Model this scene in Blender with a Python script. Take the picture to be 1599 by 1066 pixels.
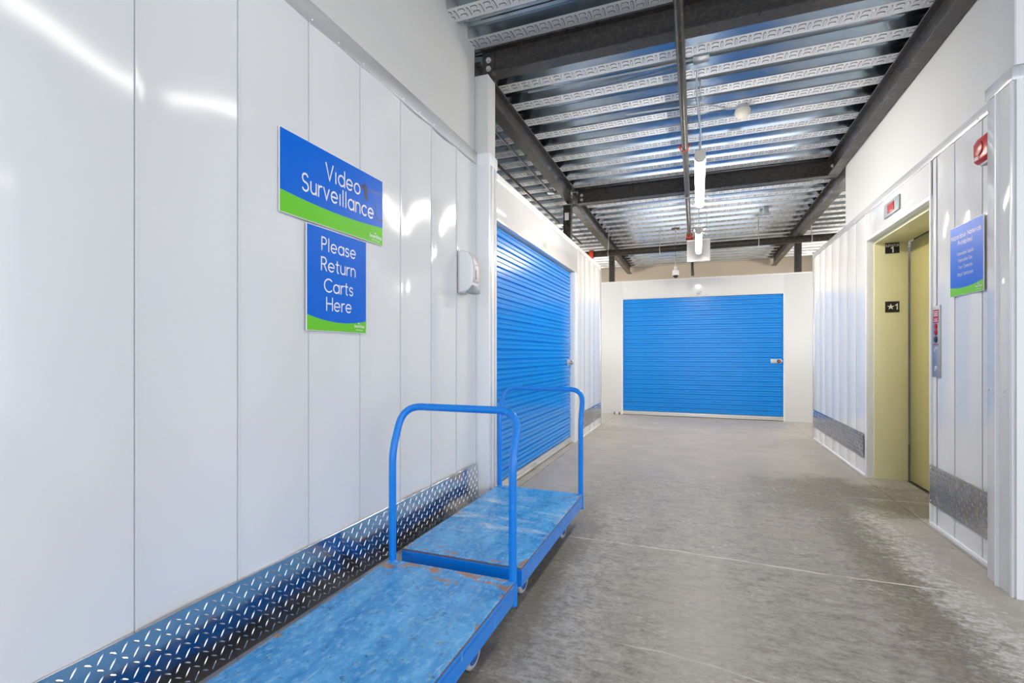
import bpy, bmesh, math, random
from mathutils import Vector, Matrix
random.seed(7)
for o in list(bpy.data.objects):
    bpy.data.objects.remove(o, do_unlink=True)
SC = bpy.context.scene
COL = SC.collection
PI = math.pi

# ------------------------------------------------------------------ camera, sky, exposure
F_PX, W_PX = 760.0, 1599.0
YAW = math.atan(290.0 / 760.0)
EYE = 1.13
cam_d = bpy.data.cameras.new('camera')
cam = bpy.data.objects.new('camera', cam_d)
COL.objects.link(cam)
cam.location = (0, 0, EYE)
cam.rotation_euler = (PI / 2, 0, YAW)
cam_d.sensor_width = 36.0
cam_d.lens = F_PX / W_PX * 36.0
cam_d.shift_y = 19.0 / W_PX
cam_d.clip_start = 0.02
SC.camera = cam

world = bpy.data.worlds.new('sky')
SC.world = world
world.use_nodes = True
bg = world.node_tree.nodes['Background']
bg.inputs['Color'].default_value = (0.86, 0.91, 1.0, 1)
bg.inputs['Strength'].default_value = 1.48

SC.view_settings.view_transform = 'Standard'
SC.view_settings.look = 'None'
SC.view_settings.gamma = 1.0
SC.view_settings.use_curve_mapping = False
SC.view_settings.exposure = 0.72
LAMP = 72.0
LAMP_BAY = 9.0

# ------------------------------------------------------------------ helpers
class MB:
    def __init__(s):
        s.v, s.f, s.m = [], [], []
    def add(s, vs, fs, mi=0):
        b = len(s.v)
        s.v += [tuple(p) for p in vs]
        for f in fs:
            s.f.append(tuple(b + i for i in f)); s.m.append(mi)
        return s
    def box(s, x0, x1, y0, y1, z0, z1, mi=0):
        return s.add([(x0,y0,z0),(x1,y0,z0),(x1,y1,z0),(x0,y1,z0),(x0,y0,z1),(x1,y0,z1),(x1,y1,z1),(x0,y1,z1)],
                     [(0,3,2,1),(4,5,6,7),(0,1,5,4),(1,2,6,5),(2,3,7,6),(3,0,4,7)], mi)
    def prism(s, pts, fn, a, b, mi=0):
        """closed 2-D outline pts swept from a to b; fn(p, q, t) gives the 3-D point"""
        n = len(pts)
        vs = [fn(p, q, a) for p, q in pts] + [fn(p, q, b) for p, q in pts]
        fs = [(i, (i + 1) % n, n + (i + 1) % n, n + i) for i in range(n)]
        fs += [tuple(range(n - 1, -1, -1)), tuple(range(n, 2 * n))]
        return s.add(vs, fs, mi)
    def strip(s, pts, fn, a, b, mi=0):
        n = len(pts)
        vs = [fn(p, q, a) for p, q in pts] + [fn(p, q, b) for p, q in pts]
        return s.add(vs, [(i, i + 1, n + i + 1, n + i) for i in range(n - 1)], mi)
    def tube(s, path, r, n=10, caps=True, mi=0):
        P = [Vector(p) for p in path]
        rings = []
        t0 = (P[1] - P[0]).normalized()
        up = Vector((0, 0, 1)) if abs(t0.z) < 0.9 else Vector((1, 0, 0))
        u = t0.cross(up).normalized()
        for i, p in enumerate(P):
            if i == 0: t = (P[1] - P[0])
            elif i == len(P) - 1: t = (P[-1] - P[-2])
            else: t = (P[i + 1] - P[i]).normalized() + (P[i] - P[i - 1]).normalized()
            t.normalize()
            u = (u - t * u.dot(t)).normalized()
            w = t.cross(u)
            rr = r[i] if isinstance(r, (list, tuple)) else r
            rings.append([p + (u * math.cos(2*PI*k/n) + w * math.sin(2*PI*k/n)) * rr for k in range(n)])
        vs = [q for R in rings for q in R]
        fs = []
        for i in range(len(P) - 1):
            for k in range(n):
                fs.append((i*n+k, i*n+(k+1) % n, (i+1)*n+(k+1) % n, (i+1)*n+k))
        if caps:
            fs.append(tuple(range(n - 1, -1, -1)))
            fs.append(tuple((len(P)-1)*n + k for k in range(n)))
        return s.add(vs, fs, mi)
    def cyl(s, a, b, r, n=14, mi=0):
        return s.tube([a, b], r, n, True, mi)
    def lathe(s, c, axis, prof, n=20, mi=0):
        """prof: list of (radius, distance along axis)"""
        ax = Vector(axis).normalized()
        u = ax.cross(Vector((0, 0, 1)) if abs(ax.z) < 0.9 else Vector((1, 0, 0))).normalized()
        w = ax.cross(u)
        c = Vector(c)
        vs, fs = [], []
        for r, h in prof:
            for k in range(n):
                vs.append(c + ax * h + (u * math.cos(2*PI*k/n) + w * math.sin(2*PI*k/n)) * max(r, 1e-5))
        for i in range(len(prof) - 1):
            for k in range(n):
                fs.append((i*n+k, i*n+(k+1) % n, (i+1)*n+(k+1) % n, (i+1)*n+k))
        return s.add(vs, fs, mi)
    def build(s, name, mat, parent=None, smooth=False, bevel=0.0, seg=2, local=False, angle=35):
        off = Vector((0, 0, 0))
        if parent is not None and not local:
            p = parent
            while p is not None:
                off += p.location; p = p.parent
        me = bpy.data.meshes.new(name)
        me.from_pydata([tuple(Vector(v) - off) for v in s.v], [], s.f)
        mats = mat if isinstance(mat, (list, tuple)) else [mat]
        for m in mats: me.materials.append(m)
        for i, p in enumerate(me.polygons): p.material_index = s.m[i]
        bm = bmesh.new(); bm.from_mesh(me)
        if bevel > 0:
            bmesh.ops.remove_doubles(bm, verts=bm.verts, dist=1e-6)
            es = [e for e in bm.edges if len(e.link_faces) == 2 and e.calc_face_angle(0) > 0.5]
            bmesh.ops.bevel(bm, geom=es, offset=bevel, segments=seg, profile=0.5, affect='EDGES')
        bmesh.ops.recalc_face_normals(bm, faces=bm.faces)
        bm.to_mesh(me); bm.free()
        if smooth or bevel > 0:
            for p in me.polygons: p.use_smooth = True
            try: me.set_sharp_from_angle(angle=math.radians(angle))
            except Exception: pass
        me.update()
        o = bpy.data.objects.new(name, me)
        COL.objects.link(o)
        if parent is not None: o.parent = parent
        return o

def tag(o, label=None, cat=None, group=None, kind=None):
    if label: o['label'] = label
    if cat: o['category'] = cat
    if group: o['group'] = group
    if kind: o['kind'] = kind
    return o
def empty(name, loc, label=None, cat=None, group=None, kind=None):
    o = bpy.data.objects.new(name, None)
    o.empty_display_size = 0.1
    o.location = loc
    COL.objects.link(o)
    return tag(o, label, cat, group, kind)
def struct(o, label=None):
    return tag(o, label, None, None, 'structure')
def copy_tree(o, parent=None):
    c = o.copy(); COL.objects.link(c)
    if parent is not None: c.parent = parent
    for ch in list(o.children): copy_tree(ch, c)
    return c

# ------------------------------------------------------------------ materials
def mat(name, col, rough=0.5, metal=0.0, **kw):
    m = bpy.data.materials.new(name); m.use_nodes = True
    b = m.node_tree.nodes['Principled BSDF']
    b.inputs['Base Color'].default_value = (*col, 1)
    b.inputs['Roughness'].default_value = rough
    b.inputs['Metallic'].default_value = metal
    for k, v in kw.items(): b.inputs[k].default_value = v
    return m
class NT:
    def __init__(s, m):
        s.t = m.node_tree; s.b = s.t.nodes['Principled BSDF']
        s.co = s.t.nodes.new('ShaderNodeTexCoord')
    def n(s, t, **kw):
        x = s.t.nodes.new(t)
        for k, v in kw.items(): setattr(x, k, v)
        return x
    def l(s, a, b): s.t.links.new(a, b)
    def coord(s, kind='Object', scale=(1, 1, 1)):
        mp = s.n('ShaderNodeMapping'); mp.inputs['Scale'].default_value = scale
        s.l(s.co.outputs[kind], mp.inputs[0]); return mp.outputs[0]
    def noise(s, scale, detail=4, rough=0.55, kind='Object', stretch=(1, 1, 1), dist=0.0):
        x = s.n('ShaderNodeTexNoise')
        x.inputs['Scale'].default_value = scale; x.inputs['Detail'].default_value = detail
        x.inputs['Roughness'].default_value = rough; x.inputs['Distortion'].default_value = dist
        s.l(s.coord(kind, stretch), x.inputs['Vector']); return x.outputs[0]
    def ramp(s, src, stops):
        r = s.n('ShaderNodeValToRGB'); e = r.color_ramp.elements
        while len(e) < len(stops): e.new(0.5)
        for el, (p, c) in zip(e, stops):
            el.position = p
            el.color = (c, c, c, 1) if isinstance(c, (int, float)) else (*c, 1)
        s.l(src, r.inputs[0]); return r.outputs[0]
    def mix(s, fac, a, b, mode='MIX'):
        x = s.n('ShaderNodeMix', data_type='RGBA', blend_type=mode)
        for v, i in ((fac, 0), (a, 6), (b, 7)):
            if isinstance(v, (int, float)): x.inputs[i].default_value = v
            elif isinstance(v, tuple): x.inputs[i].default_value = (*v, 1)
            else: s.l(v, x.inputs[i])
        return x.outputs[2]
    def math(s, op, a, b=0.0, c=0.0, clamp=False):
        x = s.n('ShaderNodeMath', operation=op, use_clamp=clamp)
        for i, v in enumerate((a, b, c)):
            if isinstance(v, (int, float)): x.inputs[i].default_value = v
            else: s.l(v, x.inputs[i])
        return x.outputs[0]
    def step(s, v, lo, hi):
        x = s.n('ShaderNodeMapRange', interpolation_type='SMOOTHSTEP')
        s.l(v, x.inputs[0]); x.inputs[1].default_value = lo; x.inputs[2].default_value = hi
        return x.outputs[0]
    def bump(s, h, strength, dist=0.01):
        x = s.n('ShaderNodeBump'); x.inputs['Strength'].default_value = strength; x.inputs['Distance'].default_value = dist
        s.l(h, x.inputs['Height']); s.l(x.outputs[0], s.b.inputs['Normal'])
    def base(s, c): s.l(c, s.b.inputs['Base Color'])
    def rough(s, c): s.l(c, s.b.inputs['Roughness'])
    def xyz(s, kind='Object'):
        x = s.n('ShaderNodeSeparateXYZ'); s.l(s.co.outputs[kind], x.inputs[0]); return x.outputs

M = {}
def white_panel(name, col, rough, wav, scuff=True):
    m = mat(name, col, rough); t = NT(m)
    if scuff:
        sc = t.ramp(t.noise(9, 3, .5, stretch=(1, 1, 3.2)), [(0.70, 0.0), (0.76, 1.0)])
        fine = t.ramp(t.noise(60, 2, .5, stretch=(1, .5, 2.2)), [(0.66, 0.0), (0.72, 1.0)])
        f = t.math('MULTIPLY', t.math('MULTIPLY', sc, fine), .45)
        t.base(t.mix(f, col, (.25, .25, .27)))
    t.bump(t.noise(3.0, 1, .4, stretch=(1, .5, 3.0)), wav, 0.01)
    return m
M['panel'] = white_panel('white_painted_panel', (.80, .81, .83), .11, .05)
M['panel_gloss'] = white_panel('glossy_white_panel', (.80, .80, .80), .07, .10)
M['white_trim'] = mat('white_trim', (.92, .92, .93), .28)
M['steel_trim'] = mat('pale_metal_trim', (.70, .70, .71), .20, .35)
M['drywall'] = mat('painted_drywall', (.68, .68, .67), .75)
t = NT(M['drywall']); t.bump(t.noise(180, 2), .05, .003)
M['beige_wall'] = mat('beige_wall', (.62, .53, .42), .8)
t = NT(M['beige_wall']); t.base(t.mix(t.noise(1.2, 3), (.66, .57, .47), (.76, .68, .57)))
M['seam'] = mat('seam_shadow_gap', (.25, .25, .27), .5)
# galvanised deck
M['galv'] = mat('galvanised_steel', (.66, .70, .74), .24, 1.0)
t = NT(M['galv'])
sp = t.noise(14, 3, .6, stretch=(1, 3, 3))
t.base(t.mix(sp, (.50, .56, .61), (.68, .73, .77)))
t.rough(t.ramp(t.noise(5, 3, .6, stretch=(.4, 2, 2)), [(0.3, .09), (0.7, .19)]))
M['galv_flange'] = mat('embossed_galvanised_flange', (.88, .89, .91), .45, .30)
M['emboss'] = mat('pressed_galvanised_outline', (.16, .17, .19), .35, .7)
M['galv_plain'] = mat('galvanised_box_steel', (.55, .60, .64), .35, .9)
M['zinc'] = mat('zinc_plated', (.72, .72, .70), .3, .9)
M['steel'] = mat('dark_primed_steel', (.05, .046, .043), .42, .2)
t = NT(M['steel'])
n1 = t.ramp(t.noise(30, 5, .65), [(0.45, 0.0), (0.75, 1.0)])
sp = t.ramp(t.noise(95, 2, .5), [(0.72, 0.0), (0.78, 1.0)])
c = t.mix(n1, (.045, .043, .043), (.105, .088, .070))
t.base(t.mix(t.math('MULTIPLY', sp, .6), c, (.34, .31, .27)))
t.rough(t.ramp(t.noise(6, 3), [(0.3, .24), (0.7, .45)]))
M['pipe'] = mat('black_iron_pipe', (.03, .026, .022), .35, .3)
t = NT(M['pipe'])
r1 = t.ramp(t.noise(16, 5, .7, stretch=(3, 1, 3)), [(0.52, 0.0), (0.68, 1.0)])
t.base(t.mix(r1, (.028, .025, .022), (.16, .105, .045)))
M['chalk'] = mat('chalk_marked_bolt', (.55, .55, .52), .7)
M['red'] = mat('red_fitting', (.62, .05, .015), .4)
M['cream'] = mat('cream_plastic', (.78, .75, .66), .45)
M['white_plastic'] = mat('white_plastic', (.9, .9, .9), .25)
M['grey_plastic'] = mat('grey_plastic', (.33, .37, .39), .4)
M['pink_grey'] = mat('warm_grey_plastic', (.66, .62, .64), .35)
M['black'] = mat('black_print', (.012, .012, .014), .4)
M['dark_rubber'] = mat('dark_rubber', (.03, .03, .03), .6)
# doors
M['door_blue'] = mat('blue_painted_steel_slat', (.005, .22, .74), .22)
t = NT(M['door_blue'])
t.base(t.mix(t.noise(2.5, 2, stretch=(1, 1, 6)), (.004, .26, .80), (.008, .31, .88)))
M['bar'] = mat('aluminium_bottom_bar', (.72, .71, .69), .35, .5)
# elevator
M['olive'] = mat('olive_enamel', (.86, .81, .50), .34)
t = NT(M['olive'])
ol = t.ramp(t.noise(26, 4, .6, stretch=(1, 1, 6)), [(0.69, 0.0), (0.73, 1.0)])
t.base(t.mix(t.math('MULTIPLY', ol, .5), (.86, .81, .50), (.16, .15, .10)))
M['olive_door'] = mat('shaded_olive_door_enamel', (.50, .44, .17), .30)  # jamb olive darkened: recess shade put into the leaf colour
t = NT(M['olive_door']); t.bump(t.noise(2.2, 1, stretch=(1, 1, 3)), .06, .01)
# signs
M['sign_blue'] = mat('sign_blue', (.0, .15, .74), .35, **{'Specular IOR Level': .18})
M['sign_green'] = mat('sign_green', (.16, .63, .03), .42, **{'Specular IOR Level': .25})
M['sign_white'] = mat('sign_white', (.9, .9, .9), .3)
M['panel_red'] = mat('red_plate', (.45, .01, .02), .3)
M['strobe_red'] = mat('red_lens', (.55, .008, .006), .3)
M['display_red'] = mat('lit_red_display', (.35, .0, .01), .25)
b = M['display_red'].node_tree.nodes['Principled BSDF']
b.inputs['Emission Color'].default_value = (.9, .0, .03, 1); b.inputs['Emission Strength'].default_value = .10
M['acrylic'] = mat('frosted_acrylic', (.86, .86, .87), .25)
b = M['acrylic'].node_tree.nodes['Principled BSDF']
b.inputs['Transmission Weight'].default_value = .35; b.inputs['IOR'].default_value = 1.3
M['lamp'] = mat('lit_diffuser', (.9, .9, .85), .4)
b = M['lamp'].node_tree.nodes['Principled BSDF']
b.inputs['Emission Color'].default_value = (1.0, .93, .82, 1); b.inputs['Emission Strength'].default_value = LAMP
M['lamp_bay'] = mat('lit_bay_diffuser', (.9, .9, .85), .4)
b = M['lamp_bay'].node_tree.nodes['Principled BSDF']
b.inputs['Emission Color'].default_value = (1.0, .93, .82, 1); b.inputs['Emission Strength'].default_value = LAMP_BAY
# diamond plate
M['plate'] = mat('bright_tread_plate', (.60, .60, .61), .22, 1.0)
t = NT(M['plate']); t.rough(t.ramp(t.noise(14, 3), [(0.3, .14), (0.7, .30)]))
t.base(t.mix(t.noise(9, 4), (.30, .30, .31), (.54, .54, .55)))
M['plate_lit'] = mat('brighter_tread_plate', (.66, .66, .67), .2, 1.0)  # lighter copy of the tread plate, standing in for the reflected cart
t = NT(M['plate_lit']); t.rough(t.ramp(t.noise(14, 3), [(0.3, .12), (0.7, .26)]))
# carts
M['cart_blue'] = mat('cart_blue_enamel', (.004, .25, .86), .25)
t = NT(M['cart_blue'])
ch = t.ramp(t.noise(48, 4, .6, stretch=(1, 1, .35)), [(0.66, 0.0), (0.72, 1.0)])
t.base(t.mix(t.math('MULTIPLY', ch, .7), (.004, .25, .86), (.30, .56, .86)))
def cart_deck(name, smear):
    m = mat(name, (.03, .25, .68), .34); t = NT(m)
    X, Y, Z = t.xyz()
    base = t.mix(t.ramp(t.noise(7, 5, .65, stretch=(2.2, .7, 1)), [(0.36, 0.0), (0.66, 1.0)]), (.008, .25, .66), (.12, .48, .90))
    mott = t.ramp(t.noise(55, 4, .6, stretch=(1, .6, 1)), [(0.50, 0.0), (0.68, 1.0)])
    base = t.mix(t.math('MULTIPLY', mott, .65), base, (.32, .66, .96))
    dark = t.ramp(t.noise(38, 4, .65), [(0.60, 0.0), (0.70, 1.0)])
    base = t.mix(t.math('MULTIPLY', dark, .7), base, (.012, .06, .13))
    scr = t.ramp(t.noise(18, 2, .5, stretch=(7, .35, 1), dist=.6), [(0.66, 0.0), (0.70, 1.0)])
    base = t.mix(t.math('MULTIPLY', scr, .45), base, (.50, .68, .88))
    if smear:
        sm = t.ramp(t.noise(4.5, 5, .6, stretch=(.8, 2.6, 1), dist=.8), [(0.50, 0.0), (0.70, 1.0)])
        mid = t.math('MULTIPLY', t.step(Y, .15, .45), t.math('SUBTRACT', 1.0, t.step(Y, .80, 1.12)))
        base = t.mix(t.math('MULTIPLY', t.math('MULTIPLY', sm, mid), .85), base, (.62, .70, .82))
    # bare wood where the paint is worn through: along the ends and edges
    wn = t.noise(11, 4, .6, stretch=(1, 2.2, 1))
    endm = t.math('ADD', t.step(Y, 1.00, 1.13) if not smear else 0.0, t.math('SUBTRACT', 1.0, t.step(Y, .03, .12)) if smear else 0.0)
    ax = t.math('ABSOLUTE', X)
    edge = t.step(ax, .275, .302)
    wmask = t.math('ADD', t.math('MULTIPLY', endm, .16), t.math('MULTIPLY', edge, .13))
    wm = t.step(t.math('ADD', wn, wmask), .70, .74)
    base = t.mix(t.math('MULTIPLY', wm, .9), base, (.42, .20, .085))
    t.base(base)
    t.rough(t.ramp(t.noise(10, 4, .6), [(0.35, .18), (0.7, .48)]))
    t.bump(t.noise(22, 4, .6), .08, .004)
    return m
M['deck_a'] = cart_deck('worn_blue_plywood', False)
M['deck_b'] = cart_deck('smeared_blue_plywood', True)
M['ply_edge'] = mat('plywood_edge', (.17, .11, .07), .7)
t = NT(M['ply_edge']); t.base(t.mix(t.ramp(t.noise(40, 3, stretch=(1, .3, 6)), [(0.4, 0.0), (0.6, 1.0)]), (.05, .12, .26), (.26, .15, .09)))
M['tyre'] = mat('pale_grey_tyre', (.52, .53, .60), .5)
M['hub'] = mat('blue_hub', (.03, .12, .42), .4)
M['crack_fill'] = mat('pale_filler', (.72, .70, .66), .6)
# concrete
def concrete():
    m = mat('sealed_worn_concrete', (.4, .38, .35), .4); t = NT(m)
    X, Y, Z = t.xyz()
    def N(*a, **k): return t.noise(*a, **k)
    fine = t.ramp(N(42, 8, .78, stretch=(.75, 1.5, 1)), [(0.38, 0.0), (0.64, 1.0)])
    blot = t.ramp(N(3.2, 6, .65), [(0.32, 0.0), (0.70, 1.0)])
    med = t.ramp(N(11, 8, .74, stretch=(.7, 1.5, 1)), [(0.36, 0.0), (0.66, 1.0)])
    clean = t.mix(blot, (.365, .335, .295), (.475, .44, .395))
    clean = t.mix(t.math('MULTIPLY', fine, .18), clean, (.33, .31, .28))
    worn = t.mix(med, (.120, .102, .078), (.40, .37, .32))
    worn = t.mix(t.math('MULTIPLY', fine, .55), worn, (.52, .50, .465))
    tan = t.ramp(N(1.6, 4, .6), [(0.55, 0.0), (0.72, 1.0)])
    worn = t.mix(t.math('MULTIPLY', tan, .35), worn, (.42, .34, .22))
    # worn traffic lane: between the carts and a ragged line in front of the elevator wall
    wob = t.math('MULTIPLY', t.math('SUBTRACT', N(2.3, 6, .7), .5), .50)
    rag = t.math('MULTIPLY', t.math('SUBTRACT', N(22, 7, .8, stretch=(1, .7, 1)), .5), .55)
    xw = t.math('ADD', X, t.math('ADD', wob, rag))
    rx = t.math('ADD', 1.07, t.math('MULTIPLY', t.step(Y, 3.85, 4.35), .75))   # widens into the elevator threshold
    rightm = t.math('SUBTRACT', 1.0, t.step(t.math('SUBTRACT', xw, rx), -.022, .022))
    leftm = t.step(xw, -1.02, -.82)
    yw = t.math('ADD', Y, t.math('MULTIPLY', t.math('SUBTRACT', N(1.3, 5, .65), .5), 2.6))
    farm = t.math('SUBTRACT', 1.0, t.math('MULTIPLY', t.step(yw, 4.2, 6.2), .82))
    mask = t.math('MULTIPLY', t.math('MULTIPLY', rightm, leftm), farm)
    c = t.mix(mask, clean, worn)
    # dark wet-looking stain before the elevator and along the ragged edge
    ex = t.math('SUBTRACT', 1.0, t.step(t.math('ABSOLUTE', t.math('SUBTRACT', yw, 4.55)), .15, .75))
    ex = t.math('MULTIPLY', ex, t.step(xw, .15, .85))
    band = t.math('SUBTRACT', 1.0, t.step(t.math('ABSOLUTE', t.math('SUBTRACT', xw, .93)), .03, .26))
    band = t.math('MULTIPLY', band, t.math('SUBTRACT', 1.0, t.step(Y, 4.2, 4.8)))
    st = t.math('MULTIPLY', t.math('MAXIMUM', t.math('MULTIPLY', ex, rightm), t.math('MULTIPLY', band, .8)), t.math('ADD', .30, t.math('MULTIPLY', t.math('SUBTRACT', 1.0, fine), .65)))
    c = t.mix(st, c, (.125, .105, .07))
    # dark scuffs beside the carts
    cs = t.math('SUBTRACT', 1.0, t.step(t.math('ABSOLUTE', t.math('ADD', xw, .72)), .02, .20))
    cs = t.math('MULTIPLY', cs, t.math('MULTIPLY', t.step(Y, .6, 1.3), t.math('SUBTRACT', 1.0, t.step(Y, 3.3, 4.0))))
    c = t.mix(t.math('MULTIPLY', t.math('MULTIPLY', cs, med), .75), c, (.13, .115, .09))
    # pale scraped flecks
    fl = t.ramp(N(46, 5, .75, stretch=(.6, 1.2, 1)), [(0.54, 0.0), (0.60, 1.0)])
    flz = t.ramp(N(4.5, 3, .6), [(0.50, 0.0), (0.66, 1.0)])
    c = t.mix(t.math('MULTIPLY', t.math('MULTIPLY', fl, flz), .75), c, (.62, .60, .57))
    eb = t.math('SUBTRACT', 1.0, t.step(t.math('ABSOLUTE', t.math('SUBTRACT', xw, 1.13)), .02, .17))
    eb = t.math('MULTIPLY', eb, t.math('SUBTRACT', 1.0, t.step(Y, 3.9, 4.5)))
    lb = t.math('SUBTRACT', 1.0, t.step(t.math('ABSOLUTE', t.math('ADD', xw, .50)), .03, .22))
    lb = t.math('MULTIPLY', lb, t.math('MULTIPLY', t.step(Y, .5, 1.2), t.math('SUBTRACT', 1.0, t.step(Y, 3.4, 4.2))))
    fl2 = t.ramp(N(30, 8, .8, stretch=(.7, 1.2, 1)), [(0.47, 0.0), (0.54, 1.0)])
    c = t.mix(t.math('MULTIPLY', t.math('MULTIPLY', t.math('MAXIMUM', eb, t.math('MULTIPLY', lb, .5)), fl2), .8), c, (.66, .65, .62))
    # black tyre nicks
    bk = t.ramp(N(34, 3, .6, stretch=(1.2, .5, 1)), [(0.71, 0.0), (0.75, 1.0)])
    c = t.mix(t.math('MULTIPLY', bk, .7), c, (.07, .065, .055))
    # filled hairline cracks
    def line(y0, slope, w, x0, x1, wobs):
        l = t.math('SUBTRACT', t.math('ADD', Y, t.math('MULTIPLY', X, slope)), y0)
        l = t.math('ABSOLUTE', t.math('ADD', l, t.math('MULTIPLY', t.math('SUBTRACT', N(3, 3), .5), wobs)))
        k = t.math('SUBTRACT', 1.0, t.step(l, w * .5, w))
        return t.math('MULTIPLY', k, t.math('MULTIPLY', t.step(X, x0, x0 + .15), t.math('SUBTRACT', 1.0, t.step(X, x1 - .15, x1))))
    c = t.mix(t.math('MULTIPLY', line(2.93, .03, .009, -.80, 1.15, .07), t.ramp(N(5, 2), [(0.35, .35), (0.6, .95)])), c, (.70, .68, .64))
    c = t.mix(t.math('MULTIPLY', line(1.90, .08, .006, -.35, .45, .10), .5), c, (.66, .64, .60))
    c = t.mix(t.math('MULTIPLY', line(4.47, -.05, .007, 1.1, 1.75, .05), .7), c, (.70, .68, .64))
    t.base(c)
    t.rough(t.ramp(t.math('ADD', med, t.math('MULTIPLY', mask, -.25)), [(0.1, .40), (0.8, .62)]))
    t.bump(fine, .05, .004)
    return m
M['concrete'] = concrete()

# ------------------------------------------------------------------ stroke lettering (flat print)
def arc(cx, cy, rx, ry, a0, a1, n=None):
    n = n or max(4, int(abs(a1 - a0) / 18))
    return [(cx + rx * math.cos(math.radians(a0 + (a1 - a0) * i / n)), cy + ry * math.sin(math.radians(a0 + (a1 - a0) * i / n))) for i in range(n + 1)]
R = .33
CIR = arc(.33, .33, .33, .33, 0, 360, 22)
GL = {
 ' ': (.34, []), 'o': (.66, [CIR]), 'a': (.66, [CIR, [(.66, .66), (.66, 0)]]), 'd': (.66, [CIR, [(.66, 1), (.66, 0)]]),
 'b': (.66, [CIR, [(0, 1), (0, 0)]]), 'q': (.66, [CIR, [(.66, .66), (.66, -.32)]]), 'p': (.66, [CIR, [(0, .66), (0, -.32)]]),
 'g': (.66, [CIR, [(.66, .66), (.66, 0)] + arc(.36, -.02, .30, .30, 0, -140)]),
 'c': (.58, [arc(.33, .33, .33, .33, 48, 312)]), 'e': (.66, [[(0, .33), (.66, .33)] + arc(.33, .33, .33, .33, 0, 315, 20)]),
 'i': (.10, [[(.05, .66), (.05, 0)], [(.05, .92), (.05, .93)]]), 'l': (.10, [[(.05, 1), (.05, 0)]]),
 'n': (.52, [[(0, .66), (0, 0)], [(0, .38)] + arc(.26, .40, .26, .26, 180, 0) + [(.52, 0)]]),
 'h': (.52, [[(0, 1), (0, 0)], [(0, .38)] + arc(.26, .40, .26, .26, 180, 0) + [(.52, 0)]]),
 'm': (.86, [[(0, .66), (0, 0)], [(0, .42)] + arc(.215, .44, .215, .22, 180, 0) + [(.43, 0)], [(.43, .42)] + arc(.645, .44, .215, .22, 180, 0) + [(.86, 0)]]),
 'r': (.30, [[(0, .66), (0, 0)], [(0, .36)] + arc(.28, .38, .28, .28, 180, 80)]),
 'u': (.52, [[(0, .66), (0, .27)] + arc(.26, .26, .26, .26, 180, 360) + [(.52, .66)], [(.52, .66), (.52, 0)]]),
 'v': (.54, [[(0, .66), (.27, 0), (.54, .66)]]), 'x': (.50, [[(0, .66), (.50, 0)], [(.50, .66), (0, 0)]]),
 'z': (.50, [[(0, .66), (.50, .66), (0, 0), (.50, 0)]]),
 's': (.42, [arc(.21, .495, .20, .165, 30, 270) [:] + arc(.21, .165, .21, .165, 90, -150)[1:]]),
 't': (.30, [[(.12, .92), (.12, .14)] + arc(.26, .14, .14, .14, 180, 270), [(-.04, .66), (.30, .66)]]),
 'f': (.30, [[(.10, 0), (.10, .80)] + arc(.28, .80, .18, .18, 180, 90), [(-.04, .64), (.28, .64)]]),
 'V': (.72, [[(0, 1), (.36, 0), (.72, 1)]]), 'H': (.66, [[(0, 1), (0, 0)], [(.66, 1), (.66, 0)], [(0, .52), (.66, .52)]]),
 'P': (.52, [[(0, 0), (0, 1), (.26, 1)] + arc(.26, .74, .27, .26, 90, -90) + [(0, .48)]]),
 'R': (.54, [[(0, 0), (0, 1), (.26, 1)] + arc(.26, .74, .27, .26, 90, -90) + [(0, .48)], [(.26, .48), (.54, 0)]]),
 'C': (.82, [arc(.5, .5, .5, .5, 48, 312, 20)]), 'G': (.90, [arc(.5, .5, .5, .5, 48, 360, 22) + [(.55, .5)]]),
 'S': (.56, [arc(.28, .75, .26, .25, 30, 270) + arc(.28, .25, .28, .25, 90, -150)[1:]]),
 'M': (.84, [[(0, 0), (0, 1), (.42, .25), (.84, 1), (.84, 0)]]), 'F': (.48, [[(0, 0), (0, 1), (.48, 1)], [(0, .52), (.42, .52)]]),
 'L': (.44, [[(0, 1), (0, 0), (.44, 0)]]), 'T': (.60, [[(0, 1), (.60, 1)], [(.30, 1), (.30, 0)]]), 'I': (.10, [[(.05, 1), (.05, 0)]]),
 'E': (.48, [[(.48, 1), (0, 1), (0, 0), (.48, 0)], [(0, .52), (.42, .52)]]), 'A': (.70, [[(0, 0), (.35, 1), (.70, 0)], [(.13, .36), (.57, .36)]]),
 'O': (1.0, [arc(.5, .5, .5, .5, 0, 360, 26)]),
 '1': (.24, [[(0, .78), (.24, 1), (.24, 0)]]), '4': (.56, [[(.42, 0), (.42, 1), (0, .30), (.56, .30)]]),
 '5': (.50, [[(.48, 1), (.06, 1), (.03, .56)] + arc(.22, .32, .28, .32, 115, -140)]),
 '6': (.54, [[(.42, 1), (.06, .48)] + arc(.27, .30, .27, .30, 150, 510)]), '7': (.52, [[(0, 1), (.52, 1), (.14, 0)]]),
}
TRACK = .23
def text_width(s):
    return sum(GL[c][0] for c in s) + TRACK * (len(s) - 1)
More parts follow.
